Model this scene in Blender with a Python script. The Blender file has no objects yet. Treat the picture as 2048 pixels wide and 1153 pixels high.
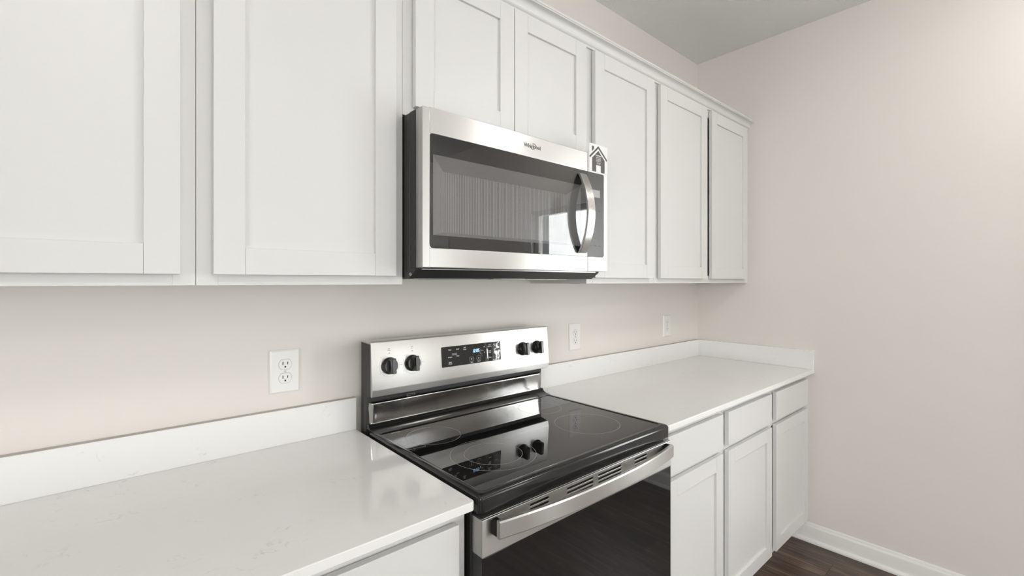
import bpy, bmesh, math, random
from mathutils import Vector, Matrix
PI = math.pi
sc = bpy.context.scene
col = sc.collection
random.seed(4)

# ------------------------------------------------------------------ camera
YAW = 0.85486
cam = bpy.data.cameras.new('camera')
co = bpy.data.objects.new('camera', cam); col.objects.link(co)
co.location = (-2.80613, -1.43272, 1.37885)
co.rotation_euler = (PI/2, 0, YAW - PI/2)
cam.sensor_width = 36.0; cam.sensor_fit = 'HORIZONTAL'
cam.lens = 920.15 / 2048 * 36
cam.shift_y = -12.83 / 2048
cam.clip_start = 0.02
sc.camera = co

# ------------------------------------------------------------------ light
sc.view_settings.view_transform = 'Standard'
sc.view_settings.look = 'None'
sc.view_settings.gamma = 1.0
sc.view_settings.use_curve_mapping = False
sc.view_settings.exposure = -0.06
world = bpy.data.worlds.new('daylight'); sc.world = world
world.use_nodes = True
wn = world.node_tree.nodes['Background']
wn.inputs[0].default_value = (0.93, 0.97, 1.0, 1); wn.inputs[1].default_value = 1.6

def area(name, loc, rot, sx, sy, power, colr=(1, 1, 1)):
    l = bpy.data.lights.new(name, 'AREA'); l.shape = 'RECTANGLE'
    l.size = sx; l.size_y = sy; l.energy = power; l.color = colr
    o = bpy.data.objects.new(name, l); col.objects.link(o)
    o.location = loc; o.rotation_euler = rot
    return o
# daylight just outside each window (front and left windows are added for light)
area('daylight_right', (0.30, -1.92, 1.45), (0, PI/2, 0), 1.5, 1.0, 50)
area('daylight_right', (0.30, -4.5, 1.0), (0, PI/2, 0), 1.7, 1.6, 42)
area('added_daylight_front', (-1.9, -5.95, 1.25), (PI/2, 0, 0), 2.8, 2.1, 34)
area('added_daylight_left', (-7.35, -3.6, 1.35), (0, -PI/2, 0), 1.9, 2.6, 165)
# unseen ceiling lamps, placed from a wall shadow and added to light the room
LAMPS = [(-0.64, -1.9), (-2.9, -1.9), (-0.64, -3.9), (-2.9, -3.9)]

# ------------------------------------------------------------------ materials
def mat(name, base, rough=0.5, metal=0.0, **kw):
    m = bpy.data.materials.new(name); m.use_nodes = True
    b = m.node_tree.nodes['Principled BSDF']
    b.inputs['Base Color'].default_value = (*base, 1)
    b.inputs['Roughness'].default_value = rough
    b.inputs['Metallic'].default_value = metal
    for k, v in kw.items():
        b.inputs[k.replace('_', ' ')].default_value = v
    return m
def nodes(m):
    return m.node_tree.nodes, m.node_tree.links, m.node_tree.nodes['Principled BSDF']
def add_bump(m, scale, strength, dist=0.002, stretch=(1, 1, 1), detail=4, tex='noise'):
    n, l, b = nodes(m)
    tc = n.new('ShaderNodeTexCoord'); mp = n.new('ShaderNodeMapping')
    mp.inputs['Scale'].default_value = stretch
    l.new(tc.outputs['Object'], mp.inputs[0])
    t = n.new('ShaderNodeTexNoise'); t.inputs['Scale'].default_value = scale; t.inputs['Detail'].default_value = detail
    l.new(mp.outputs[0], t.inputs['Vector'])
    bp = n.new('ShaderNodeBump'); bp.inputs['Strength'].default_value = strength; bp.inputs['Distance'].default_value = dist
    l.new(t.outputs[0], bp.inputs['Height']); l.new(bp.outputs[0], b.inputs['Normal'])
    return t

M = {}
M['wall'] = mat('painted_wall', (0.78, 0.742, 0.70), 0.75); add_bump(M['wall'], 220, 0.08, 0.0006)
M['cab'] = mat('white_cabinet_paint', (0.715, 0.712, 0.698), 0.38)
M['trim'] = mat('white_trim_paint', (0.84, 0.825, 0.80), 0.35)
M['plastic'] = mat('white_plastic', (0.86, 0.85, 0.83), 0.25)
M['slot'] = mat('dark_slot', (0.02, 0.02, 0.02), 0.6)
M['black'] = mat('black_enamel', (0.012, 0.012, 0.012), 0.12)
M['black_matte'] = mat('black_sheet_metal', (0.03, 0.03, 0.03), 0.45)
M['glassblack'] = mat('black_ceramic_glass', (0.008, 0.008, 0.008), 0.015)
M['ovenglass'] = mat('black_oven_glass', (0.012, 0.012, 0.012), 0.02)
M['knob'] = mat('black_knob_plastic', (0.018, 0.017, 0.016), 0.14)
M['print_grey'] = mat('grey_print', (0.22, 0.22, 0.22), 0.5)
M['print_white'] = mat('white_print', (0.75, 0.75, 0.75), 0.5)
M['ring'] = mat('burner_ring_print', (0.42, 0.42, 0.42), 0.4)
M['logo'] = mat('logo_dark_grey', (0.07, 0.07, 0.065), 0.4)
M['toe'] = mat('toe_kick_white', (0.8, 0.79, 0.77), 0.5)
M['card'] = mat('white_card', (0.85, 0.85, 0.84), 0.5)
M['card_print'] = mat('charcoal_card_print', (0.085, 0.08, 0.075), 0.5)
M['filter'] = mat('aluminium_filter', (0.55, 0.54, 0.52), 0.4, 0.8)

def steel(name, base, rough, stretch, bump=0.25, tangent=(0, 0, 1), aniso=0.8):
    m = mat(name, base, rough, 1.0)
    t = add_bump(m, 1.0, bump, 0.0004, stretch, 2)
    n, l, b = nodes(m)
    cv = n.new('ShaderNodeCombineXYZ')
    for i_, q_ in enumerate(tangent): cv.inputs[i_].default_value = q_
    l.new(cv.outputs[0], b.inputs['Tangent']); b.inputs['Anisotropic'].default_value = aniso
    r = n.new('ShaderNodeMapRange'); r.inputs[3].default_value = rough - 0.05; r.inputs[4].default_value = rough + 0.07
    l.new(t.outputs[0], r.inputs[0]); l.new(r.outputs[0], b.inputs['Roughness'])
    return m
M['taupe_top'] = mat('taupe_splash_top', (0.50, 0.46, 0.42), 0.6)
M['steel'] = steel('brushed_stainless', (0.64, 0.632, 0.615), 0.30, (6, 900, 900), 0.06)
M['steel_mw'] = steel('brushed_stainless_microwave', (0.52, 0.513, 0.50), 0.30, (6, 900, 900), 0.06)
M['steel_v'] = steel('brushed_stainless_vertical', (0.62, 0.61, 0.59), 0.28, (900, 900, 6), 0.06, (1, 0, 0))
M['chrome'] = steel('glossy_steel', (0.50, 0.49, 0.47), 0.13, (30, 30, 30), 0.05, (0, 0, 1), 0.0)

# quartz: pale with faint broken grey veins
m = mat('white_quartz', (0.86, 0.855, 0.84), 0.07); n, l, b = nodes(m)
b.inputs['Specular IOR Level'].default_value = 0.5
tc = n.new('ShaderNodeTexCoord')
n1 = n.new('ShaderNodeTexNoise'); n1.inputs['Scale'].default_value = 17; n1.inputs['Detail'].default_value = 8; n1.inputs['Distortion'].default_value = 1.2
n2 = n.new('ShaderNodeTexNoise'); n2.inputs['Scale'].default_value = 11; n2.inputs['Detail'].default_value = 6; n2.inputs['Roughness'].default_value = 0.7
l.new(tc.outputs['Object'], n1.inputs[0]); l.new(tc.outputs['Object'], n2.inputs[0])
r1 = n.new('ShaderNodeValToRGB'); e = r1.color_ramp.elements
e[0].position = 0.478; e[0].color = (0, 0, 0, 1); e[1].position = 0.522; e[1].color = (0, 0, 0, 1)
k = r1.color_ramp.elements.new(0.5); k.color = (1, 1, 1, 1)
r2 = n.new('ShaderNodeValToRGB'); r2.color_ramp.elements[0].position = 0.56; r2.color_ramp.elements[1].position = 0.70
l.new(n1.outputs[0], r1.inputs[0]); l.new(n2.outputs[0], r2.inputs[0])
mu = n.new('ShaderNodeMath'); mu.operation = 'MULTIPLY'; l.new(r1.outputs[0], mu.inputs[0]); l.new(r2.outputs[0], mu.inputs[1])
mu2 = n.new('ShaderNodeMath'); mu2.operation = 'MULTIPLY'; mu2.inputs[1].default_value = 0.5; l.new(mu.outputs[0], mu2.inputs[0])
mx = n.new('ShaderNodeMix'); mx.data_type = 'RGBA'
mx.inputs[6].default_value = (0.86, 0.855, 0.84, 1); mx.inputs[7].default_value = (0.48, 0.46, 0.44, 1)
l.new(mu2.outputs[0], mx.inputs[0]); l.new(mx.outputs[2], b.inputs['Base Color'])
M['quartz'] = m

# ceiling: stomped plaster texture
m = mat('textured_ceiling', (0.94, 0.94, 0.93), 0.85); n, l, b = nodes(m)
tc = n.new('ShaderNodeTexCoord')
v = n.new('ShaderNodeTexVoronoi'); v.inputs['Scale'].default_value = 6.5; v.inputs['Randomness'].default_value = 1
nz = n.new('ShaderNodeTexNoise'); nz.inputs['Scale'].default_value = 55; nz.inputs['Detail'].default_value = 5; nz.inputs['Distortion'].default_value = 2.5
l.new(tc.outputs['Object'], v.inputs['Vector']); l.new(tc.outputs['Object'], nz.inputs['Vector'])
w = n.new('ShaderNodeTexWave'); w.wave_type = 'RINGS'; w.inputs['Scale'].default_value = 14; w.inputs['Distortion'].default_value = 22; w.inputs['Detail'].default_value = 4; w.inputs['Detail Scale'].default_value = 5
l.new(tc.outputs['Object'], w.inputs['Vector'])
a1 = n.new('ShaderNodeMath'); a1.operation = 'MULTIPLY'; l.new(w.outputs['Fac'], a1.inputs[0]); l.new(nz.outputs[0], a1.inputs[1])
a2 = n.new('ShaderNodeMath'); a2.operation = 'ADD'; l.new(a1.outputs[0], a2.inputs[0]); l.new(v.outputs['Distance'], a2.inputs[1])
bp = n.new('ShaderNodeBump'); bp.inputs['Strength'].default_value = 0.55; bp.inputs['Distance'].default_value = 0.007
l.new(a2.outputs[0], bp.inputs['Height']); l.new(bp.outputs[0], b.inputs['Normal'])
M['ceiling'] = m

# floor: dark brown vinyl planks running away from the cabinets (along y)
m = mat('wood_plank_floor', (0.1, 0.07, 0.05), 0.38); n, l, b = nodes(m)
tc = n.new('ShaderNodeTexCoord'); mp = n.new('ShaderNodeMapping'); mp.inputs['Rotation'].default_value = (0, 0, PI/2)
l.new(tc.outputs['Object'], mp.inputs[0])
br = n.new('ShaderNodeTexBrick'); br.inputs['Scale'].default_value = 1.0
br.inputs['Brick Width'].default_value = 1.22; br.inputs['Row Height'].default_value = 0.152
br.inputs['Mortar Size'].default_value = 0.0012; br.inputs['Mortar Smooth'].default_value = 0.2; br.offset = 0.37
br.inputs['Color1'].default_value = (0, 0, 0, 1); br.inputs['Color2'].default_value = (1, 1, 1, 1); br.inputs['Mortar'].default_value = (0, 0, 0, 1)
l.new(mp.outputs[0], br.inputs['Vector'])
mp2 = n.new('ShaderNodeMapping'); mp2.inputs['Scale'].default_value = (26, 2.0, 1); l.new(tc.outputs['Object'], mp2.inputs[0])
cx_ = n.new('ShaderNodeVectorMath'); cx_.operation = 'MULTIPLY_ADD'; cx_.inputs[1].default_value = (7, 13, 5)
l.new(br.outputs['Color'], cx_.inputs[0]); l.new(mp2.outputs[0], cx_.inputs[2])
g = n.new('ShaderNodeTexNoise'); g.inputs['Scale'].default_value = 1; g.inputs['Detail'].default_value = 7; g.inputs['Distortion'].default_value = 1.6; g.inputs['Roughness'].default_value = 0.62
l.new(cx_.outputs[0], g.inputs['Vector'])
rr = n.new('ShaderNodeValToRGB'); e = rr.color_ramp.elements
e[0].position = 0.28; e[0].color = (0.020, 0.0125, 0.0085, 1); e[1].position = 0.72; e[1].color = (0.205, 0.140, 0.098, 1)
k = rr.color_ramp.elements.new(0.5); k.color = (0.082, 0.051, 0.034, 1)
l.new(g.outputs[0], rr.inputs[0])
sepc = n.new('ShaderNodeSeparateColor'); l.new(br.outputs['Color'], sepc.inputs[0])
mr = n.new('ShaderNodeMapRange'); mr.inputs[3].default_value = 0.7; mr.inputs[4].default_value = 1.3; l.new(sepc.outputs[0], mr.inputs[0])
vm = n.new('ShaderNodeVectorMath'); vm.operation = 'SCALE'; l.new(rr.outputs[0], vm.inputs[0]); l.new(mr.outputs[0], vm.inputs['Scale'])
mo = n.new('ShaderNodeMix'); mo.data_type = 'RGBA'; mo.inputs[7].default_value = (0.012, 0.009, 0.007, 1)
l.new(br.outputs['Fac'], mo.inputs[0]); l.new(vm.outputs[0], mo.inputs[6]); l.new(mo.outputs[2], b.inputs['Base Color'])
bp = n.new('ShaderNodeBump'); bp.inputs['Strength'].default_value = 0.15; bp.inputs['Distance'].default_value = 0.001
l.new(g.outputs[0], bp.inputs['Height']); l.new(bp.outputs[0], b.inputs['Normal'])
M['floor'] = m

# tinted see-through glass (microwave door) and clear pane / film
def seeglass(name, tint, rough=0.0, ior=1.5, bump=None):
    m = bpy.data.materials.new(name); m.use_nodes = True
    n = m.node_tree.nodes; l = m.node_tree.links; n.clear()
    o = n.new('ShaderNodeOutputMaterial'); mx = n.new('ShaderNodeMixShader'); fr = n.new('ShaderNodeFresnel'); 
    gm = n.new('ShaderNodeNewGeometry'); mi = n.new('ShaderNodeMapRange'); mi.inputs[3].default_value = ior; mi.inputs[4].default_value = 1/ior
    l.new(gm.outputs['Backfacing'], mi.inputs[0]); l.new(mi.outputs[0], fr.inputs[0])
    t = n.new('ShaderNodeBsdfTransparent'); t.inputs[0].default_value = (*tint, 1)
    g = n.new('ShaderNodeBsdfGlossy'); g.inputs['Roughness'].default_value = rough; g.inputs[0].default_value = (1, 1, 1, 1)
    l.new(fr.outputs[0], mx.inputs[0]); l.new(t.outputs[0], mx.inputs[1]); l.new(g.outputs[0], mx.inputs[2]); l.new(mx.outputs[0], o.inputs[0])
    if bump:
        tc = n.new('ShaderNodeTexCoord'); nz = n.new('ShaderNodeTexNoise'); nz.inputs['Scale'].default_value = bump[0]; nz.inputs['Detail'].default_value = 1
        b_ = n.new('ShaderNodeBump'); b_.inputs['Strength'].default_value = bump[1]; b_.inputs['Distance'].default_value = 0.01
        l.new(tc.outputs['Object'], nz.inputs[0]); l.new(nz.outputs[0], b_.inputs['Height']); l.new(b_.outputs[0], g.inputs['Normal']); l.new(b_.outputs[0], fr.inputs['Normal'])
    return m
M['mwglass'] = seeglass('tinted_microwave_glass', (0.78, 0.78, 0.78), 0.0, 1.5)
M['pane'] = seeglass('clear_window_glass', (0.95, 0.96, 0.96))
M['film'] = seeglass('clear_film', (0.9, 0.9, 0.9), 0.08, 1.6, (28, 0.6))
# ribbed mesh screen of the microwave window
m = mat('ribbed_mesh_screen', (0.35, 0.34, 0.33), 0.4, 0.35); n, l, b = nodes(m)
tc = n.new('ShaderNodeTexCoord'); w = n.new('ShaderNodeTexWave'); w.wave_type = 'BANDS'; w.bands_direction = 'X'; w.inputs['Scale'].default_value = 56
w.inputs['Distortion'].default_value = 0.0
l.new(tc.outputs['Object'], w.inputs['Vector'])
rp = n.new('ShaderNodeValToRGB'); rp.color_ramp.elements[0].color = (0.20, 0.195, 0.19, 1); rp.color_ramp.elements[1].color = (0.60, 0.59, 0.58, 1)
l.new(w.outputs['Fac'], rp.inputs[0]); l.new(rp.outputs[0], b.inputs['Base Color'])
M['mesh'] = m
M['mwframe'] = mat('grey_inner_frame', (0.50, 0.49, 0.48), 0.35)
def emit(name, c, s):
    m = mat(name, c, 0.4); b = m.node_tree.nodes['Principled BSDF']
    b.inputs['Emission Color'].default_value = (*c, 1); b.inputs['Emission Strength'].default_value = s
    return m
M['led'] = emit('blue_white_led', (0.42, 0.68, 1.0), 1.8)
M['lamp'] = emit('lamp_diffuser', (1.0, 0.975, 0.945), 25.0)

# ------------------------------------------------------------------ mesh helpers
class MB:
    def __init__(s): s.bm = bmesh.new()
    def box(s, x0, x1, y0, y1, z0, z1, tf=None):
        vs = [s.bm.verts.new(tf(Vector(p)) if tf else p) for p in
              [(x0,y0,z0),(x1,y0,z0),(x1,y1,z0),(x0,y1,z0),(x0,y0,z1),(x1,y0,z1),(x1,y1,z1),(x0,y1,z1)]]
        for f in [(0,3,2,1),(4,5,6,7),(0,1,5,4),(1,2,6,5),(2,3,7,6),(3,0,4,7)]:
            s.bm.faces.new([vs[i] for i in f])
        return s
    def loft(s, rings, cap=True, closed=True):
        rs = [[s.bm.verts.new(p) for p in r] for r in rings]
        k = len(rings[0])
        for a, b in zip(rs, rs[1:]):
            for i in range(k if closed else k-1):
                j = (i+1) % k
                s.bm.faces.new([a[i], a[j], b[j], b[i]])
        if cap:
            s.bm.faces.new(rs[0][::-1]); s.bm.faces.new(rs[-1])
        return s
    def prism_x(s, prof, x0, x1):          # prof = [(y, z)]
        return s.loft([[(x, y, z) for y, z in prof] for x in (x0, x1)])
    def prism_y(s, prof, y0, y1):          # prof = [(x, z)]
        return s.loft([[(x, y, z) for x, z in prof] for y in (y0, y1)])
    def prism_z(s, prof, z0, z1):
        return s.loft([[(x, y, z) for x, y in prof] for z in (z0, z1)])
    def tf_prism(s, prof, d0, d1, tf):     # prof in (a, b), extruded along d, mapped by tf((a,b,d))
        return s.loft([[tf(Vector((a, b, d))) for a, b in prof] for d in (d0, d1)])
    def build(s, name, m, parent=None, org=None, bevel=0, seg=2, smooth=0, solid=0):
        bm = s.bm
        bmesh.ops.recalc_face_normals(bm, faces=bm.faces)
        me = bpy.data.meshes.new(name)
        if org is not None:
            bmesh.ops.translate(bm, verts=bm.verts, vec=-Vector(org))
        bm.to_mesh(me); bm.free()
        me.materials.append(m)
        o = bpy.data.objects.new(name, me); col.objects.link(o)
        if parent is not None: o.parent = parent
        if smooth:
            me.shade_smooth(); me.set_sharp_from_angle(angle=math.radians(smooth))
        if solid:
            md = o.modifiers.new('thickness', 'SOLIDIFY'); md.thickness = solid; md.offset = 0
        if bevel:
            md = o.modifiers.new('edges', 'BEVEL'); md.width = bevel; md.segments = seg
            md.limit_method = 'ANGLE'; md.angle_limit = math.radians(35)
            if seg > 1:
                md.harden_normals = True
                if not smooth: me.shade_smooth(); me.set_sharp_from_angle(angle=math.radians(34))
        return o
def rrect(x0, x1, y0, y1, r, n=5):
    pts = []
    for cx, cy, a in [(x1-r, y1-r, 0), (x0+r, y1-r, 90), (x0+r, y0+r, 180), (x1-r, y0+r, 270)]:
        for i in range(n+1):
            t = math.radians(a + 90*i/n); pts.append((cx + r*math.cos(t), cy + r*math.sin(t)))
    return pts
def circle(cx, cy, r, n=32, a0=0, a1=360):
    return [(cx + r*math.cos(math.radians(a0+(a1-a0)*i/n)), cy + r*math.sin(math.radians(a0+(a1-a0)*i/n))) for i in range(n if a1-a0 == 360 else n+1)]
def ring_flat(mb, cx, cy, r, wdt, z0, z1, tf, n=64, a0=0, a1=360):
    full = (a1-a0 == 360); k = n if full else n+1
    V = []
    for i in range(k):
        t = math.radians(a0 + (a1-a0)*i/n); c, s_ = math.cos(t), math.sin(t)
        V.append([mb.bm.verts.new(tf(Vector((cx+q*c, cy+q*s_, z)))) for q, z in ((r-wdt/2, z0), (r+wdt/2, z0), (r+wdt/2, z1), (r-wdt/2, z1))])
    for i in range(n):
        a, b_ = V[i], V[(i+1) % k]
        for q in range(4):
            w_ = (q+1) % 4
            mb.bm.faces.new([a[q], a[w_], b_[w_], b_[q]])
    if not full:
        mb.bm.faces.new(V[0]); mb.bm.faces.new(V[-1][::-1])

def thing(name, label, cat, loc, group=None):
    o = bpy.data.objects.new(name, None); col.objects.link(o); o.location = loc
    o.empty_display_size = 0.1
    o['label'] = label; o['category'] = cat
    if group: o['group'] = group
    return o
def struct(o): o['kind'] = 'structure'; return o

def text_verts(body, size, align='CENTER', extrude=0.0002, bold=0, shear=0):
    cu = bpy.data.curves.new('lettering', 'FONT'); cu.body = body; cu.size = size; cu.align_x = align; cu.align_y = 'CENTER'
    cu.extrude = extrude; cu.offset = bold; cu.resolution_u = 3; cu.shear = shear
    o = bpy.data.objects.new('lettering', cu); col.objects.link(o)
    dg = bpy.context.evaluated_depsgraph_get()
    me = bpy.data.meshes.new_from_object(o.evaluated_get(dg))
    bpy.data.objects.remove(o); bpy.data.curves.remove(cu)
    return me
def texts(name, items, m, parent, org, tf, bold=0, each=False):
    if each:
        for it_ in items: texts(name, [it_], m, parent, org, tf, bold)
        return
    """items = [(string, a, b, size)] -> ONE mesh of printed lettering on the plane given by tf"""
    bm = bmesh.new()
    for body, a, b_, size in items:
        me = text_verts(body, size, bold=bold*size)
        k = len(bm.verts); bm.from_mesh(me); bm.verts.ensure_lookup_table()
        for v in bm.verts[k:]:
            v.co = tf(Vector((a + v.co.x, b_ + v.co.y, v.co.z + 0.0003)))
        bpy.data.meshes.remove(me)
    mb = MB(); mb.bm.free(); mb.bm = bm
    return mb.build(name, m, parent, org)

# ------------------------------------------------------------------ the room
H = 2.758; XW = -7.0; YW = -5.6
struct(MB().box(XW-.1, .1, YW-.1, .1, -.05, 0).build('floor', M['floor']))
struct(MB().box(XW-.1, .1, YW-.1, .1, H, H+.05).build('ceiling', M['ceiling']))
struct(MB().box(XW-.1, .1, 0, .1, 0, H).build('wall_back', M['wall']))
def wall_hole_x(name, x0, x1, ya, yb, hy0, hy1, hz0, hz1):
    mb = MB(); mb.box(x0, x1, ya, hy0, 0, H).box(x0, x1, hy1, yb, 0, H).box(x0, x1, hy0, hy1, 0, hz0).box(x0, x1, hy0, hy1, hz1, H)
    return struct(mb.build(name, M['wall']))
W1 = (-2.33, -1.52, 0.72, 2.0)
W4 = (-5.25, -3.74, .10, 1.78)
mb = MB(); mb.box(0, .1, YW, W4[0], 0, H).box(0, .1, W4[1], W1[0], 0, H).box(0, .1, W1[1], 0, 0, H)
for w_ in (W1, W4): mb.box(0, .1, w_[0], w_[1], 0, w_[2]).box(0, .1, w_[0], w_[1], w_[3], H)
struct(mb.build('wall_right', M['wall']))
W3 = (-4.8, -2.4, 0.5, 2.1)
wall_hole_x('wall_left', XW-.1, XW, YW, 0, *W3)
W2 = (-3.2, -0.6, 0.08, 2.08)
mb = MB(); mb.box(XW-.1, W2[0], YW-.1, YW, 0, H).box(W2[1], .1, YW-.1, YW, 0, H).box(W2[0], W2[1], YW-.1, YW, 0, W2[2]).box(W2[0], W2[1], YW-.1, YW, W2[3], H)
struct(mb.build('wall_front', M['wall']))

def window_x(name, xin, sgn, hy0, hy1, hz0, hz1, nx=1):
    """window in a wall of constant x; sgn = +1 when the room lies at x < xin"""
    root = struct(bpy.data.objects.new(name, None)); col.objects.link(root); root.location = (xin, hy0, hz0)
    org = root.location
    f = MB(); t = .045
    xa, xb = sorted((xin + sgn*.03, xin + sgn*.08))
    f.box(xa, xb, hy0, hy0+t, hz0, hz1).box(xa, xb, hy1-t, hy1, hz0, hz1).box(xa, xb, hy0+t, hy1-t, hz0, hz0+t).box(xa, xb, hy0+t, hy1-t, hz1-t, hz1)
    for i in range(1, nx):
        y = hy0 + (hy1-hy0)*i/nx; f.box(xa, xb, y-.02, y+.02, hz0+t, hz1-t)
    f.build('window_frame', M['trim'], root, org, .003)
    c = MB(); w = .085; xa, xb = sorted((xin - sgn*.018, xin))
    c.box(xa, xb, hy0-w, hy0, hz0-w, hz1+w).box(xa, xb, hy1, hy1+w, hz0-w, hz1+w).box(xa, xb, hy0, hy1, hz1, hz1+w).box(xa, xb, hy0, hy1, hz0-w, hz0)
    c.build('window_casing', M['trim'], root, org, .004)
    xm = xin + sgn*.055
    MB().box(xm-.002, xm+.002, hy0+t, hy1-t, hz0+t, hz1-t).build('window_pane', M['pane'], root, org)
window_x('window_1', 0, 1, *W1)
window_x('added_window_3', XW, -1, *W3, nx=2)  # left window is unseen, added as a light source
window_x('window_4', 0, 1, *W4)
root = struct(bpy.data.objects.new('added_window_2', None)); col.objects.link(root); root.location = (W2[0], YW, W2[2]); org = root.location  # front window is unseen, added to give frontal light
f = MB(); t = .06; x0, x1, z0, z1 = W2
f.box(x0, x0+t, YW-.08, YW-.03, z0, z1).box(x1-t, x1, YW-.08, YW-.03, z0, z1).box(x0+t, x1-t, YW-.08, YW-.03, z0, z0+t).box(x0+t, x1-t, YW-.08, YW-.03, z1-t, z1)
xm = (x0+x1)/2; f.box(xm-.04, xm+.04, YW-.08, YW-.03, z0+t, z1-t)
f.build('window_frame', M['trim'], root, org, .003)
c = MB(); w = .085
c.box(x0-w, x0, YW, YW+.018, 0, z1+w).box(x1, x1+w, YW, YW+.018, 0, z1+w).box(x0, x1, YW, YW+.018, z1, z1+w)
c.build('window_casing', M['trim'], root, org, .004)
MB().box(x0+t, x1-t, YW-.057, YW-.053, z0+t, z1-t).build('window_pane', M['pane'], root, org)

# baseboard with shoe moulding on the right wall
prof = [(0,0), (-.030,0), (-.0295,.008), (-.026,.014), (-.020,.0175), (-.0145,.0185), (-.0135,.066), (-.0125,.070), (-.0125,.0745), (-.0105,.080), (-.0075,.084), (-.0065,.090), (-.004,.095), (0,.096)]
mb = MB(); mb.loft([[(x, y, z) for x, z in prof] for y in (-.535, YW)])
struct(mb.build('baseboard_right', M['trim'], smooth=25))

# unseen ceiling lamps; drum form added so their sides light the ceiling
for i, (lx, ly) in enumerate(LAMPS):
    lr = thing('unseen_ceiling_lamp', 'unseen ceiling lamp, white drum form added to light the ceiling', 'lamp', (lx, ly, H), 'ceiling lamps out of view')
    MB().prism_z(circle(lx, ly, .06, 32), H-.02, H).build('canopy', M['plastic'], lr, lr.location)
    MB().prism_z(circle(lx, ly, .008, 12), H-.06, H-.02).build('stem', M['plastic'], lr, lr.location)
    MB().prism_z(circle(lx, ly, .14, 48), H-.13, H-.06).build('diffuser', M['lamp'], lr, lr.location)

# ------------------------------------------------------------------ cabinets
FR = -.3066; DT = .0194
def shaker_door(x0, x1, z0, z1, yb, root, name='door'):
    """yb = plane of the face frame; the door lies in front of it"""
    org = root.location; s = .0572; yf = yb - DT - .001; yb2 = yb - .0030
    mb = MB(); g = .00025
    mb.box(x0, x0+s-g, yf, yb2, z0, z1).box(x1-s+g, x1, yf, yb2, z0, z1)
    mb.box(x0+s, x1-s, yf, yb2, z0, z0+s).box(x0+s, x1-s, yf, yb2, z1-s, z1)
    d = mb.build(name, M['cab'], root, org, .0009, 2)
    MB().box(x0+s-.004, x1-s+.004, yf+.0075, yf+.0125, z0+s-.004, z1-s+.004).build('panel', M['cab'], d, org)
    return d
def frame(x0, x1, z0, z1, yb, root, mids=(), zmids=(), st=.038, left=None, right=None, bot=.038, top=.038):
    l_ = left or st; r_ = right or st
    mb = MB(); y1 = yb + .019
    mb.box(x0, x0+l_, yb, y1, z0, z1).box(x1-r_, x1, yb, y1, z0, z1)
    mb.box(x0+l_, x1-r_, yb, y1, z0, z0+bot).box(x0+l_, x1-r_, yb, y1, z1-top, z1)
    zs = [z0+bot] + [z for zz in zmids for z in (zz-.019, zz+.019)] + [z1-top]
    for zz in zmids: mb.box(x0+l_, x1-r_, yb, y1, zz-.019, zz+.019)
    for xm in mids:
        for a, b_ in zip(zs[::2], zs[1::2]): mb.box(xm-st/2, xm+st/2, yb, y1, a, b_)
    return mb.build('face_frame', M['cab'], root, root.location, .0005, 1)
def carcass(x0, x1, z0, z1, yb, root, bottom_up=.02):
    mb = MB(); y0 = yb + .019; t = .015
    mb.box(x0, x0+t, y0, 0, z0, z1).box(x1-t, x1, y0, 0, z0, z1)
    mb.box(x0+t, x1-t, y0, 0, z0+bottom_up, z0+bottom_up+t).box(x0+t, x1-t, y0, 0, z1-t, z1)
    mb.box(x0+t, x1-t, -.006, 0, z0+bottom_up+t, z1-t)
    return mb.build('carcass', M['cab'], root, root.location)
UB, UT = 1.371, 2.262
DZ0, DZ1 = 1.3935, 2.2565
X1, X2, X3, X4, X5 = -.9965, -1.4545, -2.2165, -2.6775, -3.5915
G = .0004
def upper(name_label, x0, x1, doors, z0=UB, dz0=DZ0, mids=(), right=None):
    r = thing('wall_cabinet', name_label, 'cabinet', ((x0+x1)/2, 0, z0), 'white wall cabinets')
    carcass(x0+G, x1-G, z0, UT, FR, r); frame(x0+G, x1-G, z0, UT, FR, r, mids, right=right)
    for a, b_ in doors: shaker_door(a, b_, dz0, DZ1, FR, r)
    return r
upper('white two-door wall cabinet at the left edge of the photo', X5, X4, [(-3.5635, -3.158), (-3.110, -2.7045)], mids=(-3.134,))
upper('white single-door wall cabinet directly left of the microwave', X4, X3, [(-2.6495, -2.2445)])
upper('short white two-door wall cabinet directly above the microwave', X3, X2, [(-2.188, -1.8345), (-1.8315, -1.478)], z0=1.829, dz0=1.8525, mids=(-1.833,))
upper('white single-door wall cabinet directly right of the microwave', X2, X1, [(-1.4265, -1.0215)])
r = upper('white two-door wall cabinet in the corner against the right wall', X1, -.0295, [(-.9695, -.538), (-.4850, -.050)], mids=(-.5115,))
MB().box(-.029, -.0002, FR, FR+.019, UB, UT).build('filler_strip', M['cab'], r, r.location, .0005, 1)

cr = [(-.288, 2.2625), (-.3125, 2.2625), (-.3135, 2.2655), (-.3130, 2.2685), (-.3165, 2.2700), (-.3190, 2.2725), (-.3190, 2.2745)]
for i in range(7):
    t = i/6; a = t*PI/2
    cr.append((-.3200 - .0200*(1-math.cos(a)), 2.2750 + .0225*math.sin(a)))
cr += [(-.3430, 2.2985), (-.3430, 2.3015), (-.3460, 2.3030), (-.3460, 2.3090), (-.3440, 2.3105), (-.288, 2.3105)]
mb = MB(); mb.prism_x(cr, X5, -.0003)
o = mb.build('crown_molding', M['cab'], smooth=30)
o['label'] = 'white crown molding running along the top of the wall cabinets'; o['category'] = 'molding'

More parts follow.
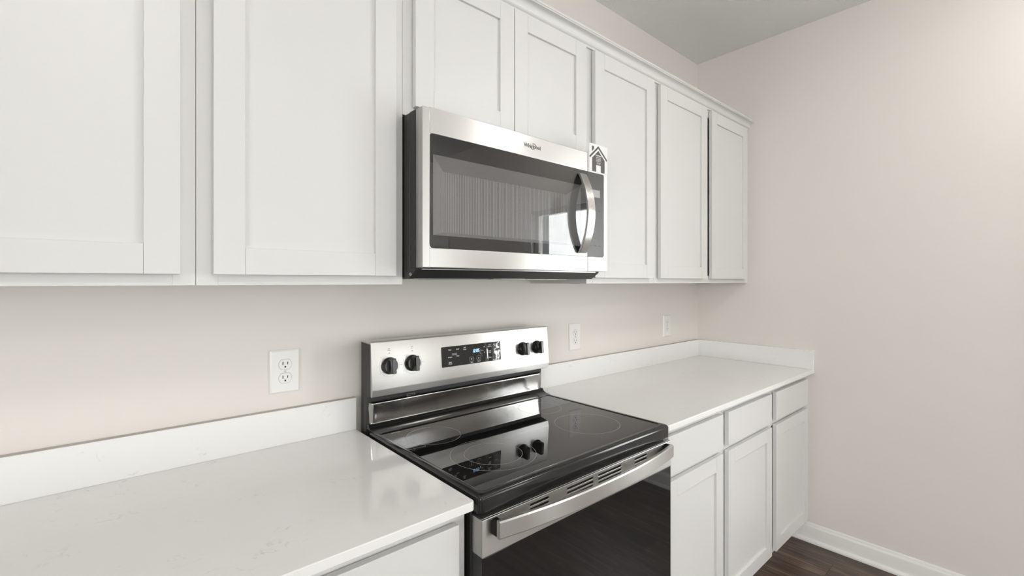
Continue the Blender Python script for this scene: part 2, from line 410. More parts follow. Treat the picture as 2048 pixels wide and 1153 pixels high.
# base cabinets
BF = -.6096
def drawer(x0, x1, z0, z1, root):
    return MB().box(x0, x1, BF-DT-.001, BF-.0030, z0, z1).build('drawer', M['cab'], root, root.location, .0012, 2)
def base(label, x0, x1, drs, mids=(), right=None):
    r = thing('base_cabinet', label, 'cabinet', ((x0+x1)/2, 0, 0), 'white base cabinets')
    mb = MB(); y0 = BF+.019; t = .015; z0 = .112; zt = .8935
    mb.box(x0, x0+t, y0, 0, z0, zt).box(x1-t, x1, y0, 0, z0, zt)
    mb.box(x0+t, x1-t, y0, 0, z0, z0+t).box(x0+t, x1-t, -.006, 0, z0+t, zt).box(x0+t, x1-t, y0, y0+.08, zt-t, zt)
    mb.build('carcass', M['cab'], r, r.location)
    frame(x0, x1, z0, zt, BF, r, mids, (.7245,), right=right, bot=.03)
    MB().box(x0, x1, -.535, -.0, 0, z0).build('toe_kick', M['toe'], r, r.location)
    for a, b_ in drs:
        drawer(a, b_, .7355, .8665, r); shaker_door(a, b_, .1285, .7145, BF, r)
    return r
base('white base cabinet with one drawer left of the range', -2.6865, -2.2275, [(-2.660, -2.2545)])
base('white two-drawer base cabinet left of the range, beyond the frame edge', -3.5915, -2.6870, [(-3.566, -3.160), (-3.112, -2.7135)], mids=(-3.136,))
base('white one-drawer base cabinet directly right of the range', -1.4535, -1.0015, [(-1.427, -1.0275)])
r = base('white two-drawer base cabinet in the corner by the right wall', -1.0010, -.0295, [(-.9820, -.5395), (-.4870, -.0470)], mids=(-.5130,))
MB().box(-.029, -.0002, BF, BF+.019, .112, .8935).build('filler_strip', M['cab'], r, r.location, .0005, 1)

# worktops
def counter(label, x0, x1, side):
    CT = .914
    r = thing('countertop', label, 'countertop', ((x0+x1)/2, 0, .894), 'pale quartz countertops')
    mb = MB(); rr_ = .006 if not side else .003
    prof = [(0, .894), (-.6445, .894), (-.6464, .896), (-.6464, .9115), (-.6440, .914), (0, .914)]
    e_ = rrect(x0, x1, -.6464, .05, .0001, 1)
    pts = []
    ri = .008   # rounded front corner beside the range
    cxl = x0 if side else x1
    P = [(x0, -.0002), (x1, -.0002)]
    if side: P += [(x1, -.6464)] + [(x0+ri-ri*math.sin(math.radians(a)), -.6464+ri-ri*math.cos(math.radians(a))) for a in (0, 30, 60, 90)]
    else: P += [(x1-ri+ri*math.cos(math.radians(a)), -.6464+ri-ri*math.sin(math.radians(a))) for a in (0, 30, 60, 90)] + [(x0, -.6464)]
    mb.prism_z(P, .894, CT)
    mb.build('worktop', M['quartz'], r, r.location, .002, 2)
    xe = x1 - (.0202 if side else 0)
    MB().box(x0, xe, -.020, -.0003, CT+.0002, 1.0135).build('backsplash', M['quartz'], r, r.location, .0008, 1)
    MB().box(x0, xe, -.0195, -.0003, 1.0136, 1.0142).build('top_strip', M['taupe_top'], r, r.location)  # thin taupe strip covering the backsplash top face
    if side:
        MB().box(-.020, -.0003, -.6464, -.0003, CT+.0002, 1.0135).build('side_splash', M['quartz'], r, r.location, .0008, 1)
    return r
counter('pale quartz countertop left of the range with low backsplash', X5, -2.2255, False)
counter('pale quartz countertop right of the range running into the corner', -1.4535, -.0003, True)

# ------------------------------------------------------------------ outlets
def outlet():
    r = thing('wall_outlet', '', 'outlet', (0, 0, 0), 'white duplex outlets on the back wall')
    w, h = .0400, .0620
    mb = MB(); mb.loft([[(x, -.0003, z) for x, z in rrect(-w, w, -h, h, .003)], [(x, -.003, z) for x, z in rrect(-w, w, -h, h, .003)],
                        [(x, -.0062, z) for x, z in rrect(-w+.0045, w-.0045, -h+.0045, h-.0045, .002)]])
    mb.build('cover_plate', M['plastic'], r, None, smooth=20)
    for s in (1, -1):
        zc = s*.0196; R = .0172; hh = .0143
        a = math.degrees(math.asin(hh/R))
        pts = circle(0, zc, R, 14, -a, a) + circle(0, zc, R, 14, 180-a, 180+a)
        g_ = MB(); g_.prism_y([(x*1.035, zc+(z-zc)*1.04) for x, z in pts], -.0063, -.0060); gap = g_.build('receptacle_gap', mat_gap, r)
        f_ = MB(); f_.prism_y(pts, -.0074, -.0058); rc = f_.build('receptacle', M['plastic'], r, None, .0005, 1)
        for dx, hh2, wd in ((-.0064, .0045, .0011), (.0064, .0037, .0011)):
            MB().box(dx-wd, dx+wd, -.0077, -.0070, zc+.0035-hh2, zc+.0035+hh2).build('slot', M['slot'], rc)
        MB().prism_y(circle(0, zc-.0068, .0026, 16), -.0077, -.0070).build('ground_hole', M['slot'], rc)
    MB().prism_y(circle(0, 0, .0032, 16), -.0072, -.0058).build('screw', M['filter'], r)
    return r
mat_gap = mat('outlet_gap_shadowline', (0.30, 0.29, 0.28), 0.6)
def copy_tree(o, parent=None):
    c = o.copy(); col.objects.link(c)
    if parent is not None: c.parent = parent
    for ch in list(o.children): copy_tree(ch, c)
    return c
spots = [(-2.4297, 'white duplex outlet on the wall left of the range'),
         (-1.1720, 'white duplex outlet on the wall just right of the range'),
         (-.3680, 'white duplex outlet nearest the room corner, below the corner wall cabinet')]
p0 = outlet()
outs = [p0] + [copy_tree(p0) for _ in spots[1:]]
for o, (x, lb) in zip(outs, spots): o.location = (x, 0, 1.121); o['label'] = lb

# ------------------------------------------------------------------ microwave
mx0, mx1 = -2.2140, -1.4590
MWL = (mx0+mx1)/2
mw = thing('microwave', 'stainless over-the-range microwave with curved handle and dark glass door', 'microwave', (MWL, 0, 1.387), None)
org = mw.location
mb = MB(); mb.prism_x([(-.001, 1.388), (-.336, 1.388), (-.3655, 1.4075), (-.3700, 1.4110), (-.3700, 1.4150), (-.340, 1.4150), (-.340, 1.8255), (-.001, 1.8255)], mx0+.001, mx1-.001)
mb.build('housing', M['black_matte'], mw, org, .0015, 1)
# perimeter of the housing behind the door
mb = MB()
mb.box(mx0+.001, mx0+.02, -.3700, -.340, 1.4152, 1.8255).box(mx1-.13, mx1-.001, -.3700, -.340, 1.4152, 1.8255).box(mx0+.02, mx1-.13, -.3700, -.340, 1.79, 1.8255).box(mx0+.02, mx1-.13, -.3700, -.340, 1.4152, 1.44)
mb.build('front_rim', M['black_matte'], mw, org)
SPL = -1.5685
y0, y1 = -.4080, -.3725
gz0, gz1 = 1.4655, 1.7595
def plate_frame(mb, xa, xb, za, zb, ia, ib, ja, jb, y0, y1):
    mb.box(xa, ia, y0, y1, za, zb).box(ib, xb, y0, y1, za, zb).box(ia, ib, y0, y1, za, ja).box(ia, ib, y0, y1, jb, zb)
dx0, dx1 = mx0, SPL-.0008
# door shell: steel, open for the glass at its right edge
mb = MB()
out = rrect(dx0, dx1, 1.4150, 1.8245, .001, 2)
mb.box(dx0, -2.1938, y0, y1, 1.4150, 1.8245).box(-2.1938, dx1, y0, y1, 1.4150, gz0).box(-2.1938, dx1, y0, y1, gz1, 1.8245)
bmesh.ops.remove_doubles(mb.bm, verts=mb.bm.verts, dist=1e-5)
door = mb.build('door', M['steel_mw'], mw, org, .0016, 2)
# glass with rounded left corners
def half_round(x0, x1, z0, z1, r, left):
    pts = []
    if left:
        pts = [(x1, z0), (x1, z1)] + [(x0+r-r*math.sin(math.radians(a)), z1-r+r*math.cos(math.radians(a))) for a in (0,18,36,54,72,90)] + \
              [(x0+r-r*math.cos(math.radians(a)), z0+r-r*math.sin(math.radians(a))) for a in (0,18,36,54,72,90)]
    else:
        pts = [(x0, z1), (x0, z0)] + [(x1-r+r*math.sin(math.radians(a)), z0+r-r*math.cos(math.radians(a))) for a in (0,18,36,54,72,90)] + \
              [(x1-r+r*math.cos(math.radians(a)), z1-r+r*math.sin(math.radians(a))) for a in (0,18,36,54,72,90)]
    return pts
# black surround of the glass, with the window opening left free
wx0, wx1, wz0, wz1 = -2.1826, -1.6020, 1.4990, 1.7075
mb = MB(); plate_frame(mb, -2.1936, dx1, gz0, gz1, wx0, wx1, wz0, wz1, -.4066, -.4040)
mb.build('glass_border', M['ovenglass'], door, org)
# steel corner fillets so that the glass opening has rounded corners
def fillet(cx, cz, sx, sz, r=.009):
    pts = [(cx, cz)] + [(cx + sx*(r - r*math.sin(math.radians(a))), cz + sz*(r - r*math.cos(math.radians(a)))) for a in (0,15,30,45,60,75,90)]
    return pts
mb = MB()
for z_, sz_ in ((gz1, -1), (gz0, 1)): MB().prism_y(fillet(-2.1938, z_, 1, sz_), -.40795, -.4040).build('corner_fillet', M['steel_mw'], door, org)
mb = MB(); mb.prism_y(half_round(-2.1934, dx1-.0002, gz0+.0003, gz1-.0003, .0085, True), -.4074, -.4068)
mb.build('door_glass', M['mwglass'], door, org)
# funnel shaped inner frame and ribbed screen
ix0, ix1, iz0, iz1, iy = -2.132, -1.640, 1.5110, 1.6755, -.3735
mb = MB()
O = [(wx0, -.4045, wz0), (wx1, -.4045, wz0), (wx1, -.4045, wz1), (wx0, -.4045, wz1)]
I = [(ix0, iy, iz0), (ix1, iy, iz0), (ix1, iy, iz1), (ix0, iy, iz1)]
mb.loft([O, I], cap=False)
mb.build('inner_frame', M['mwframe'], door, org, solid=.0015)
MB().box(ix0-.002, ix1+.002, iy, iy+.0015, iz0-.002, iz1+.002).build('mesh_screen', M['mesh'], door, org)
# handle: vertical bowed strap
mb = MB(); NS = 28; hz0, hz1 = 1.4765, 1.7440; hx0, hx1 = -1.6205, -1.5845; rings = []
for i in range(NS+1):
    t = i/NS; z = hz0 + (hz1-hz0)*t
    bow = 1 - (2*t-1)**2
    yf = -.4175 - .0375*bow; th = .0085
    rings.append([(hx0, yf+th, z), (hx0, yf+.0015, z), (hx0+.0015, yf, z), (hx1-.0015, yf, z), (hx1, yf+.0015, z), (hx1, yf+th, z)])
mb.loft(rings)
hd = mb.build('handle', M['steel_v'], door, org, smooth=40)
for za, zb in ((hz0, hz0+.012), (hz1-.012, hz1)): MB().box(hx0+.002, hx1-.002, -.4095, -.4077, za, zb).build('handle_foot', M['black'], door, org)
# control side
mb = MB()
cx0 = SPL+.0008
mb.box(-1.4797, mx1, y0, y1, 1.4150, 1.8245).box(cx0, -1.4797, y0, y1, 1.4150, gz0).box(cx0, -1.4797, y0, y1, gz1, 1.8245)
bmesh.ops.remove_doubles(mb.bm, verts=mb.bm.verts, dist=1e-5)
cp = mb.build('control_side', M['steel_mw'], mw, org, .0016, 2)
for z_, sz_ in ((gz1, -1), (gz0, 1)): MB().prism_y(fillet(-1.4797, z_, -1, sz_), -.40795, -.4040).build('corner_fillet', M['steel_mw'], cp, org)
M['ctrl'] = mat('dark_control_glass', (0.075, 0.075, 0.072), 0.33)
MB().box(cx0, -1.4799, -.4068, -.3740, gz0+.0002, gz1-.0002).build('control_glass', M['ctrl'], cp, org)
M['disp'] = mat('pale_display_window', (0.42, 0.42, 0.41), 0.2)
MB().box(-1.5560, -1.5010, -.4071, -.4066, 1.6745, 1.7005).build('display_window', M['disp'], cp, org)
front = lambda yy: (lambda v: Vector((v.x, yy - v.z, v.y)))
M['legend'] = mat('grey_key_legend', (0.24, 0.24, 0.235), 0.4)
its = []
keys = [['Popcorn', 'Potato', 'Reheat'], ['Cook', 'Defrost', 'Melt'], ['1', '2', '3'], ['4', '5', '6'], ['7', '8', '9'], ['Timer', '0', 'Power'], ['Cancel', 'Light', 'Start']]
for r_, row in enumerate(keys):
    for c_, s in enumerate(row):
        its.append((s, -1.5505+.0235*c_, 1.6520-.0245*r_, .0062 if len(s) > 1 else .009))
texts('key_legend', its, M['legend'], cp, org, front(-.4067), each=True)
# brand lettering on the top band with its ring swoosh
LGX, LGZ = -1.8315, 1.7938
brand = texts('brand_lettering', [('Whirlpool', LGX, LGZ, .0170)], M['logo'], door, org, front(-.4080), bold=.012)
tf = lambda v: Vector((LGX+.0040+v.x, -.4082-v.z, LGZ+v.y*.80))
for a0, a1 in ((10, 110), (185, 262)):
    mb = MB(); ring_flat(mb, 0, 0, .0118, .0013, .0001, .0006, tf, 20, a0, a1); mb.build('brand_ring', M['logo'], door, org)
# underside: lip, grease filters, lamp lens, corner screws
mb = MB(); mb.box(mx0+.02, mx1-.02, -.3700, -.3560, 1.4112, 1.4146); mb.build('vent_lip', M['steel'], mw, org)
for xa in (mx0+.05, mx0+.42):
    MB().box(xa, xa+.27, -.27, -.05, 1.3850, 1.3879).build('grease_filter', M['filter'], mw, org, .001, 1)
MB().box(MWL-.05, MWL+.05, -.325, -.285, 1.3858, 1.3879).build('lamp_lens', M['plastic'], mw, org)
MB().box(mx0+.01, mx1-.01, -.022, -.002, 1.3845, 1.3879).build('mounting_flange', M['filter'], mw, org)
sx = mx0+.0007
mb = MB(); c = [(sx-.0012, -.345+.0045*math.cos(a*PI/8), 1.3985+.0045*math.sin(a*PI/8)) for a in range(16)]
mb.loft([c, [(sx+.001, y, z) for _, y, z in c]]); mb.build('screw', M['filter'], mw, org)
mb = MB(); mb.box(mx0-.0002, mx0+.003, -.3722, -.3690, 1.62, 1.82); mb.build('door_gap_seal', M['slot'], mw, org)

# house card clipped to the microwave's right top corner
cd = thing('notice_card', 'small white card printed with a dark house stuck on the microwave corner', 'card', (-1.512, -.409, 1.7615))
o2 = cd.location
MB().box(-1.5625, -1.4610, -.4092, -.4083, 1.7615, 1.8600).build('card_sheet', M['card'], cd, o2)
tf = front(-.4092)
mb = MB()
mb.tf_prism([(-1.5127, 1.8563), (-1.5615, 1.8150), (-1.5585, 1.8085), (-1.5127, 1.8475), (-1.4665, 1.8085), (-1.4630, 1.8150)], 0, .0003, tf)
mb.tf_prism([(-1.5475, 1.8330), (-1.5475, 1.8520), (-1.5365, 1.8520), (-1.5365, 1.8425)], 0, .0003, tf)
mb.tf_prism([(-1.5127, 1.8395), (-1.5467, 1.8105), (-1.5467, 1.7642), (-1.5250, 1.7642), (-1.5250, 1.7885), (-1.4990, 1.7885), (-1.4990, 1.7642), (-1.4774, 1.7642), (-1.4774, 1.8100)], 0, .0003, tf)
mb.build('house_print', M['card_print'], cd, o2)
its = [('WARNING', -1.512, 1.8215, .0068), ('DO NOT REMOVE', -1.512, 1.8150, .0034), ('this product must be', -1.512, 1.8100, .0034), ('installed by trained', -1.512, 1.8062, .0034), ('persons only and used', -1.512, 1.8024, .0034),
       ('see the manual', -1.512, 1.7970, .0034), ('for full details', -1.512, 1.7932, .0034)]
texts('card_lettering', its, M['card'], cd, o2, front(-.4095), bold=.02)

# ------------------------------------------------------------------ range
rx0, rx1 = -2.2150, -1.4580; RC = (rx0+rx1)/2
rg = thing('range', 'stainless electric range with black glass cooktop and four knobs', 'range', (RC, -.33, 0))
org = rg.location
mb = MB(); mb.box(rx0+.003, rx1-.003, -.612, -.03, .06, .8800)
mb.build('body', M['black_matte'], rg, org, .002, 1)
for x in (rx0+.07, rx1-.07):
    for y in (-.53, -.12): MB().prism_z(circle(x, y, .018, 20), 0, .0605).build('levelling_foot', M['black_matte'], rg, org)
# rear guard box
mb = MB(); mb.prism_x([(-.028, .900), (-.064, .900), (-.070, 1.02), (-.1, 1.026), (-.0985, 1.19), (-.028, 1.19)], rx0+.0015, rx1-.0015)
mb.build('backguard_body', M['black_matte'], rg, org, .001, 1)
# left / right end cover panels, dark
# control panel skin (stainless)
P = [(-.0285, 1.1925), (-.0960, 1.1955), (-.1005, 1.1935), (-.1020, 1.1895), (-.1135, 1.0500), (-.1130, 1.0465), (-.1085, 1.0275), (-.1050, 1.0265), (-.1000, 1.0300), (-.0995, 1.187), (-.0285, 1.1895)]
mb = MB(); mb.prism_x(P, rx0, rx1)
panel = mb.build('control_panel', M['steel'], rg, org, .0012, 2)
A = Vector((0, -.1135, 1.0500)); B_ = Vector((0, -.1020, 1.1895)); up = (B_-A).normalized(); nrm = Vector((0, -up.z, up.y))
def pf(v): return Vector((v.x, A.y, A.z)) + up*v.y + nrm*v.z        # v=(x, height up the panel, out)
def zs(z): return (z-1.05)/up.z
dX0, dX1, dZ0, dZ1 = -1.9680, -1.7105, 1.0880, 1.1565
mb = MB(); mb.tf_prism(rrect(dX0, dX1, zs(dZ0), zs(dZ1), .003), 0, .0009, pf)
disp = mb.build('display', M['ovenglass'], panel, org)
pt = lambda v: pf(Vector((v.x, v.y, v.z+.0009)))
def dpos(u, v): return dX0 + (dX1-dX0)*u, zs(dZ0) + (zs(dZ1)-zs(dZ0))*v
def ti(s, u, v, size): a, b_ = dpos(u, v); return (s, a, b_, size)
# seven-segment clock reading 12:05, slightly slanted
SEG = {'0': 'abcdef', '1': 'bc', '2': 'abged', '5': 'afgcd'}
def digit(ch, a0, b0, w=.0052, h=.0115, t=.0013):
    n_ = []
    hh = h/2; g_ = .0002
    S = {'a': (0, w, h-t, h), 'g': (0, w, hh-t/2, hh+t/2), 'd': (0, w, 0, t), 'f': (0, t, hh, h), 'b': (w-t, w, hh, h), 'e': (0, t, 0, hh), 'c': (w-t, w, 0, hh)}
    # one outline per segment, merged on a common grid so that each digit is a single connected mesh
    xs_ = [0, t, w-t, w]; ys_ = [0, t, hh-t/2, hh+t/2, h-t, h]
    mb = MB(); V = {}
    on_ = [S[k] for k in SEG[ch]]
    def vv_(i, j):
        if (i, j) not in V: V[(i, j)] = mb.bm.verts.new((a0+xs_[i]+.12*ys_[j], b0+ys_[j], .0001))
        return V[(i, j)]
    for i in range(3):
        for j in range(5):
            cx_, cy_ = (xs_[i]+xs_[i+1])/2, (ys_[j]+ys_[j+1])/2
            if any(p <= cx_ <= q and r_ <= cy_ <= u_ for p, q, r_, u_ in on_):
                mb.bm.faces.new([vv_(i, j), vv_(i+1, j), vv_(i+1, j+1), vv_(i, j+1)])
    ret = bmesh.ops.extrude_face_region(mb.bm, geom=mb.bm.faces[:])
    for q in ret['geom']:
        if isinstance(q, bmesh.types.BMVert): q.co.z = .0005
    for v_ in mb.bm.verts: v_.co = pt(v_.co.copy())
    mb.build('clock_digit', M['led'], disp, org)
a, b_ = dpos(.505, .56)
for ch, dx_ in (('1', -.0030), ('2', .0048), ('0', .0150), ('5', .0224)): digit(ch, a+dx_, b_)
for q in (.0030, .0076): MB().tf_prism([(a+.0118+.12*q, b_+q), (a+.0131+.12*q, b_+q), (a+.0131+.12*q, b_+q+.0013), (a+.0118+.12*q, b_+q+.0013)], .0001, .0005, pt).build('clock_colon_dot', M['led'], disp, org)
its = [ti('Bake', .13, .83, .0058), ti('Broil', .255, .83, .0058), ti('Self', .37, .87, .0055), ti('Clean', .37, .78, .0055),
       ti('FROZEN BAKE', .20, .62, .0030), ti('TECHNOLOGY', .20, .57, .0030), ti('Lasagna', .13, .47, .0055), ti('Pizza', .255, .49, .0055),
       ti('Keep', .13, .22, .0055), ti('Warm', .13, .14, .0055), ti('Start', .478, .08, .0048), ti('Cancel', .60, .09, .0048),
       ti('Set/Temp', .665, .62, .0030), ti('Oven', .80, .86, .0050), ti('Light On', .80, .78, .0050), ti('Cook', .80, .54, .0050), ti('Time', .80, .46, .0050), ti('Delay', .80, .20, .0050),
       ti('Timer', .91, .78, .0050), ti('Clock', .91, .46, .0050), ti('Lock', .91, .20, .0050)]
texts('key_legend', its, M['print_white'], panel, org, pt, bold=.015, each=True)
for (u, v) in ((.478, .24), (.60, .25)):
    a, b_ = dpos(u, v); w_, h_ = .0085, .0072; t = .0006
    mb = MB(); O_ = [(a-w_, b_-h_), (a+w_, b_-h_), (a+w_, b_+h_), (a-w_, b_+h_)]; I_ = [(a-w_+t, b_-h_+t), (a+w_-t, b_-h_+t), (a+w_-t, b_+h_-t), (a-w_+t, b_+h_-t)]
    V_ = [[mb.bm.verts.new(pt(Vector((p, q, d)))) for p, q in L_] for L_, d in ((O_, 0), (O_, .0003), (I_, .0003), (I_, 0))]
    for r_ in range(4):
        for i in range(4):
            A1, A2 = V_[r_], V_[(r_+1) % 4]; j = (i+1) % 4
            mb.bm.faces.new([A1[i], A1[j], A2[j], A2[i]])
    mb.build('key_outline', M['ring'], panel, org)
a, b_ = dpos(.478, .24); MB().tf_prism([(a-.002, b_-.0028), (a+.003, b_), (a-.002, b_+.0028)], 0, .0003, pt).build('start_symbol', M['print_white'], panel, org)
a, b_ = dpos(.60, .25); e1, e2 = .0026, .0006
MB().tf_prism([(a-e1, b_-e1+e2), (a-e1+e2, b_-e1), (a, b_-e2), (a+e1-e2, b_-e1), (a+e1, b_-e1+e2), (a+e2, b_), (a+e1, b_+e1-e2), (a+e1-e2, b_+e1), (a, b_+e2), (a-e1+e2, b_+e1), (a-e1, b_+e1-e2), (a-e2, b_)], 0, .0003, pt).build('cancel_symbol', M['print_white'], panel, org)
for dz, s_ in ((.80, 1), (.50, -1)):
    a, b_ = dpos(.705, dz); MB().tf_prism([(a-.003, b_-.002*s_), (a+.003, b_-.002*s_), (a, b_+.003*s_)], 0, .0003, pt).build('arrow_key', M['ring'], panel, org)
# loose clear protective film over the right part of the display
def film(pts_uv, nm='protective_film'):
    mb = MB(); pp = [dpos(u, v) for u, v in pts_uv]; mb.tf_prism(pp, .0016, .0018, pf); mb.build(nm, M['film'], panel, org)
film([(.835, .02), (.99, .02), (.985, .98), (.86, .98), (.865, .80), (.845, .62), (.87, .55), (.855, .40), (.87, .30), (.845, .22)])
film([(.70, .02), (.765, .02), (.765, .60), (.75, .80), (.735, .97), (.695, .97), (.73, .78), (.745, .60), (.74, .30), (.72, .22)])
film([(.62, .50), (.655, .27), (.668, .30), (.66, .50), (.645, .72), (.63, .70)])

# knobs
def knob(x, z):
    a, b_ = x, zs(z)
    mb = MB()
    rg_ = [(0.0, .0262), (.004, .0262), (.0055, .0250), (.012, .0235), (.0145, .0215)]
    mb.loft([[pf(Vector((p, q, d))) for p, q in circle(a, b_, r_, 36)] for d, r_ in rg_])
    k = mb.build('knob', M['knob'], panel, org, smooth=35)
    mb = MB(); w_ = .0068; h_ = .0235
    L = [(w_+.0035, h_-.002, .010), (w_+.001, h_, .022), (w_, h_, .033), (w_-.001, h_-.0015, .0352)]
    mb.loft([[pf(Vector((p, q, d))) for p, q in rrect(a-ww, a+ww, b_-hh, b_+hh, .002, 3)] for ww, hh, d in L])
    mb.build('grip', M['knob'], k, org, smooth=35)
    mb = MB(); mb.tf_prism([(a-.0006, b_+.008), (a+.0006, b_+.008), (a+.0006, b_+.021), (a-.0006, b_+.021)], .0352, .0355, pf)
    mb.build('pointer_mark', M['print_grey'], k, org)
KN = [(-2.1567, 1.1180), (-2.0773, 1.1175), (-1.5990, 1.1175), (-1.5230, 1.1170)]
for x, z in KN: knob(x, z)
it = []
for i, (x, z) in enumerate(KN):
    mb = MB(); ring_flat(mb, x, zs(z), .0335, .00045, 0, .0003, pf, 40, -215, 35); mb.build('dial_ring', M['print_grey'], panel, org)
    for a in (0, 45, 135, 180, 215, 315): it.append((['Lo', '2', 'Hi', '8', '6', '4'][(a//45) % 6], x+.0385*math.cos(math.radians(a)), zs(z)+.0385*math.sin(math.radians(a)), .0035))
    it += [('Off', x, zs(z)+.0385, .0042), (['Left', 'Left', 'Right', 'Right'][i], x, zs(z)+.0520, .0042), (['Front', 'Rear', 'Rear', 'Front'][i], x, zs(z)+.0475, .0042)]
texts('dial_lettering', it, M['print_grey'], panel, org, lambda v: pf(v), bold=.0, each=True)

# dark recess under the panel, then the curved steel riser
def riser_pt(x, s):
    """s 0 (top) .. 1 (bottom, flares out onto the cooktop)"""
    if s < .12: y, z = -.0790 - .006*math.sin(s/.12*PI/2), 1.0050 - .004*(s/.12)
    elif s < .85:
        t = (s-.12)/.73; y = -.0850 + .0075*t + .002*math.sin(t*PI); z = 1.0010 - .063*t
    else:
        t = (s-.85)/.15; y = -.0775 - .028*(1-math.cos(t*PI/2)); z = .9380 - .0150*math.sin(t*PI/2)
    e_ = min(x-rx0-.007, rx1-.007-x); r_ = .014
    if e_ < r_:
        q = 1 - e_/r_; y += .012*q*q
    return (x, y, z)
xs = [rx0+.007 + d for d in (0, .0015, .003, .005, .008, .011, .014)] + [rx0+.03, RC, rx1-.03] + [rx1-.007-d for d in (.014, .011, .008, .005, .003, .0015, 0)]
ss = [i/24 for i in range(22)]
mb = MB(); mb.loft([[riser_pt(x, s) for s in ss] for x in xs], cap=False, closed=False)
mb.build('riser', M['chrome'], rg, org, smooth=60)
mb = MB(); mb.prism_x([(-.06, .915), (-.1240, .915), (-.1240, .9203), (-.1000, .9225), (-.0860, .9290), (-.0790, .9385), (-.06, .9385)], rx0+.003, rx1-.003)
mb.build('rear_ramp', M['black'], rg, org, smooth=40)
MB().box(rx0+.004, rx1-.004, -.0700, -.03, .90, 1.0030).build('riser_backing', M['black_matte'], rg, org, .004, 2)
mb = MB()
for (p, q, r_, s_) in ((0, .030, 0, .0012), (0, .030, .006, .0072), (0, .0012, 0, .0072), (.0288, .030, 0, .0072)):
    mb.box(-2.085+p, -2.085+q, -.0835, -.080, 1.0070+r_, 1.0070+s_)
mb.build('vent_clip', M['chrome'], rg, org)

# cooktop: black rim with inset ceramic glass
cy0, cy1 = -.6520, -.0850
ct = MB()
OUT = lambda g_, z: [(x, y, z) for x, y in rrect(rx0-.0005+g_, rx1+.0005-g_, cy0+g_, cy1-g_*.2, .011-g_*.3, 6)]
IN = lambda g_, z: [(x, y, z) for x, y in rrect(rx0+.0185+g_, rx1-.0185-g_, cy0+.0235+g_, cy1-.038-g_, .016, 6)]
rings = [OUT(0, .8830), OUT(0, .9120), OUT(.0012, .9165), OUT(.0045, .9195), OUT(.009, .9205), IN(-.003, .9205), IN(-.001, .9200), IN(0, .9185), IN(0.0005, .9120)]
ct.loft(rings, cap=False)
ct.bm.faces.new([v for v in ct.bm.verts[0:len(rings[0])]]) if False else None
cooktop = ct.build('cooktop', M['black'], rg, org, smooth=50)
mb = MB(); mb.loft([IN(.0004, .9100), IN(.0004, .9186)])
mb.build('ceramic_glass', M['glassblack'], cooktop, org)
mb = MB(); idt = lambda v: v; z0, z1 = .9186, .91868
for x, y, rs in ((-2.0790, -.2400, (.0800,)), (-2.0350, -.4700, (.1150, .0780)), (-1.6420, -.4650, (.1050,)), (-1.6300, -.2350, (.0780,))):
    for r_ in rs:
        mb = MB(); ring_flat(mb, x, y, r_, .0008, z0, z1, idt, 72); mb.build('burner_ring', M['ring'], cooktop, org)
tcook = lambda v: Vector((v.x, v.y, .91862 + v.z))
texts('cooktop_lettering', [('COOKTOP', -2.153, -.1420, .0060)], M['ring'], cooktop, org, tcook)
mb = MB()
for p, q in (((-2.1921, -.2982), (-2.1445, -.3052)), ((-2.1921, -.2982), (-2.1935, -.290)), ((-2.1445, -.3052), (-2.1430, -.297))):
    d = Vector((q[0]-p[0], q[1]-p[1], 0)).normalized(); n_ = Vector((-d.y, d.x, 0))*.0005
    mb.prism_z([(p[0]+n_.x, p[1]+n_.y), (q[0]+n_.x, q[1]+n_.y), (q[0]-n_.x, q[1]-n_.y), (p[0]-n_.x, p[1]-n_.y)], z0, z1)
mb.build('sensor_mark', M['ring'], cooktop, org)
# manifold strip between cooktop and door
mb = MB(); mb.prism_x([(-.60, .8740), (-.6290, .8740), (-.6330, .8765), (-.6440, .8830), (-.6440, .8850), (-.60, .8850)], rx0+.004, rx1-.004)
mb.build('manifold_strip', M['black'], rg, org, smooth=30)

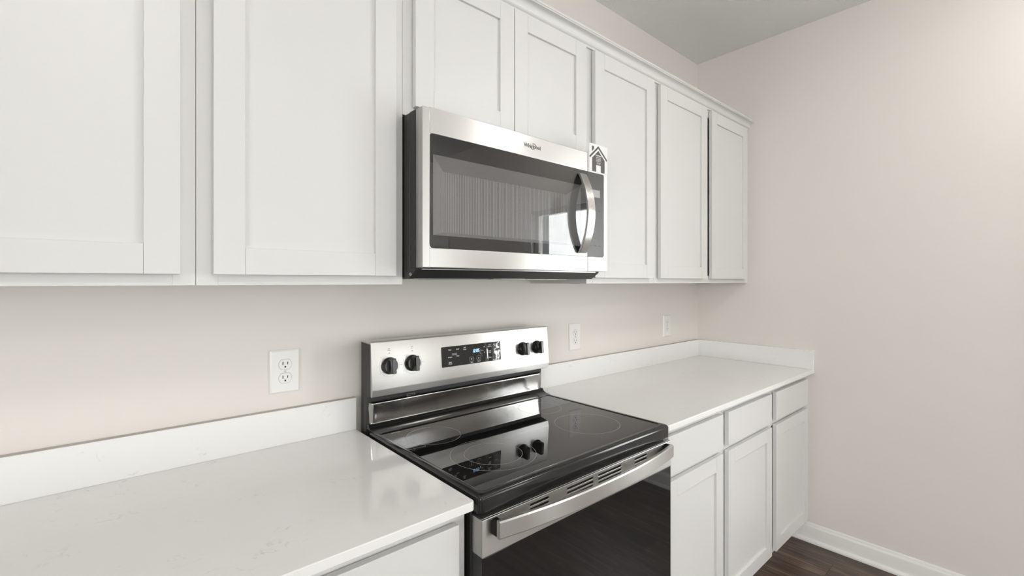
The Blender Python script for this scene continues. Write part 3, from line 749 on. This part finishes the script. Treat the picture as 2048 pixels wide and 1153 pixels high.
# oven door
fy = -.6575; by = -.6200; bz0, bz1 = .7915, .8715
VX = [(-2.0760, -2.0145), (-1.9490, -1.8475), (-1.8255, -1.7240), (-1.6585, -1.5970)]
VZ = [.8635 - .0105*i for i in range(5)]
door = None
xb = sorted({rx0, rx1} | {x for p in VX for x in p})
mb = MB()
zb_ = [(z-.0055, z) for z in VZ]
def inhole(x, z): return any(a < x < b_ for a, b_ in VX) and any(a < z < b_ for a, b_ in zb_)
zb2 = sorted({bz0, bz1} | {z for p in zb_ for z in p})
vg = {}
def vv(x, z):
    if (x, z) not in vg: vg[(x, z)] = mb.bm.verts.new((x, fy, z))
    return vg[(x, z)]
for xa, xc in zip(xb, xb[1:]):
    for za, zc in zip(zb2, zb2[1:]):
        if not inhole((xa+xc)/2, (za+zc)/2): mb.bm.faces.new([vv(xa, za), vv(xc, za), vv(xc, zc), vv(xa, zc)])
bmesh.ops.recalc_face_normals(mb.bm, faces=mb.bm.faces)
ret = bmesh.ops.extrude_face_region(mb.bm, geom=mb.bm.faces[:])
for g_ in ret['geom']:
    if isinstance(g_, bmesh.types.BMVert): g_.co.y = fy + .006
mb.box(rx0, rx0+.004, fy+.006, by, bz0, bz1).box(rx1-.004, rx1, fy+.006, by, bz0, bz1).box(rx0+.004, rx1-.004, fy+.006, by, bz1-.003, bz1)
door = mb.build('oven_door', M['steel'], rg, org, .0009, 2)
MB().box(rx0+.0045, rx1-.0045, fy+.012, by, bz0, bz1-.004).build('door_core', M['slot'], door, org)
MB().box(rx0+.0008, rx1-.0008, fy+.0008, by, .262, bz0-.0006).build('door_window', M['ovenglass'], door, org, .0015, 2)
for a, b_ in ((rx0, rx0+.0007), (rx1-.0007, rx1)): MB().box(a, b_, fy+.002, by, .262, bz0-.0006).build('door_edge_trim', M['black_matte'], door, org)
# bowed handle
mb = MB(); NS = 40; hx0, hx1 = -2.1880, -1.4890; hz0, hz1 = .8320, .8705; rings = []
for i in range(NS+1):
    t = i/NS; x = hx0 + (hx1-hx0)*t; bow = 1 - abs(2*t-1)**2.2
    yf = -.6840 - .0290*bow; th = .011
    rings.append([(x, yf+th, hz0), (x, yf+.003, hz0), (x, yf, hz0+.003), (x, yf, hz1-.003), (x, yf+.003, hz1), (x, yf+th, hz1)])
mb.loft(rings)
hd = mb.build('handle', M['steel'], door, org, smooth=30)
for xa, xc in ((hx0+.0005, hx0+.011), (hx1-.011, hx1-.0005)): MB().box(xa, xc, -.6740, fy+.0004, hz0+.001, hz1-.001).build('handle_mount', M['black'], door, org, .001, 1)
# warming drawer below
MB().box(rx0+.001, rx1-.001, -.6560, -.6130, .075, .257).build('storage_drawer', M['steel'], rg, org, .003, 2)
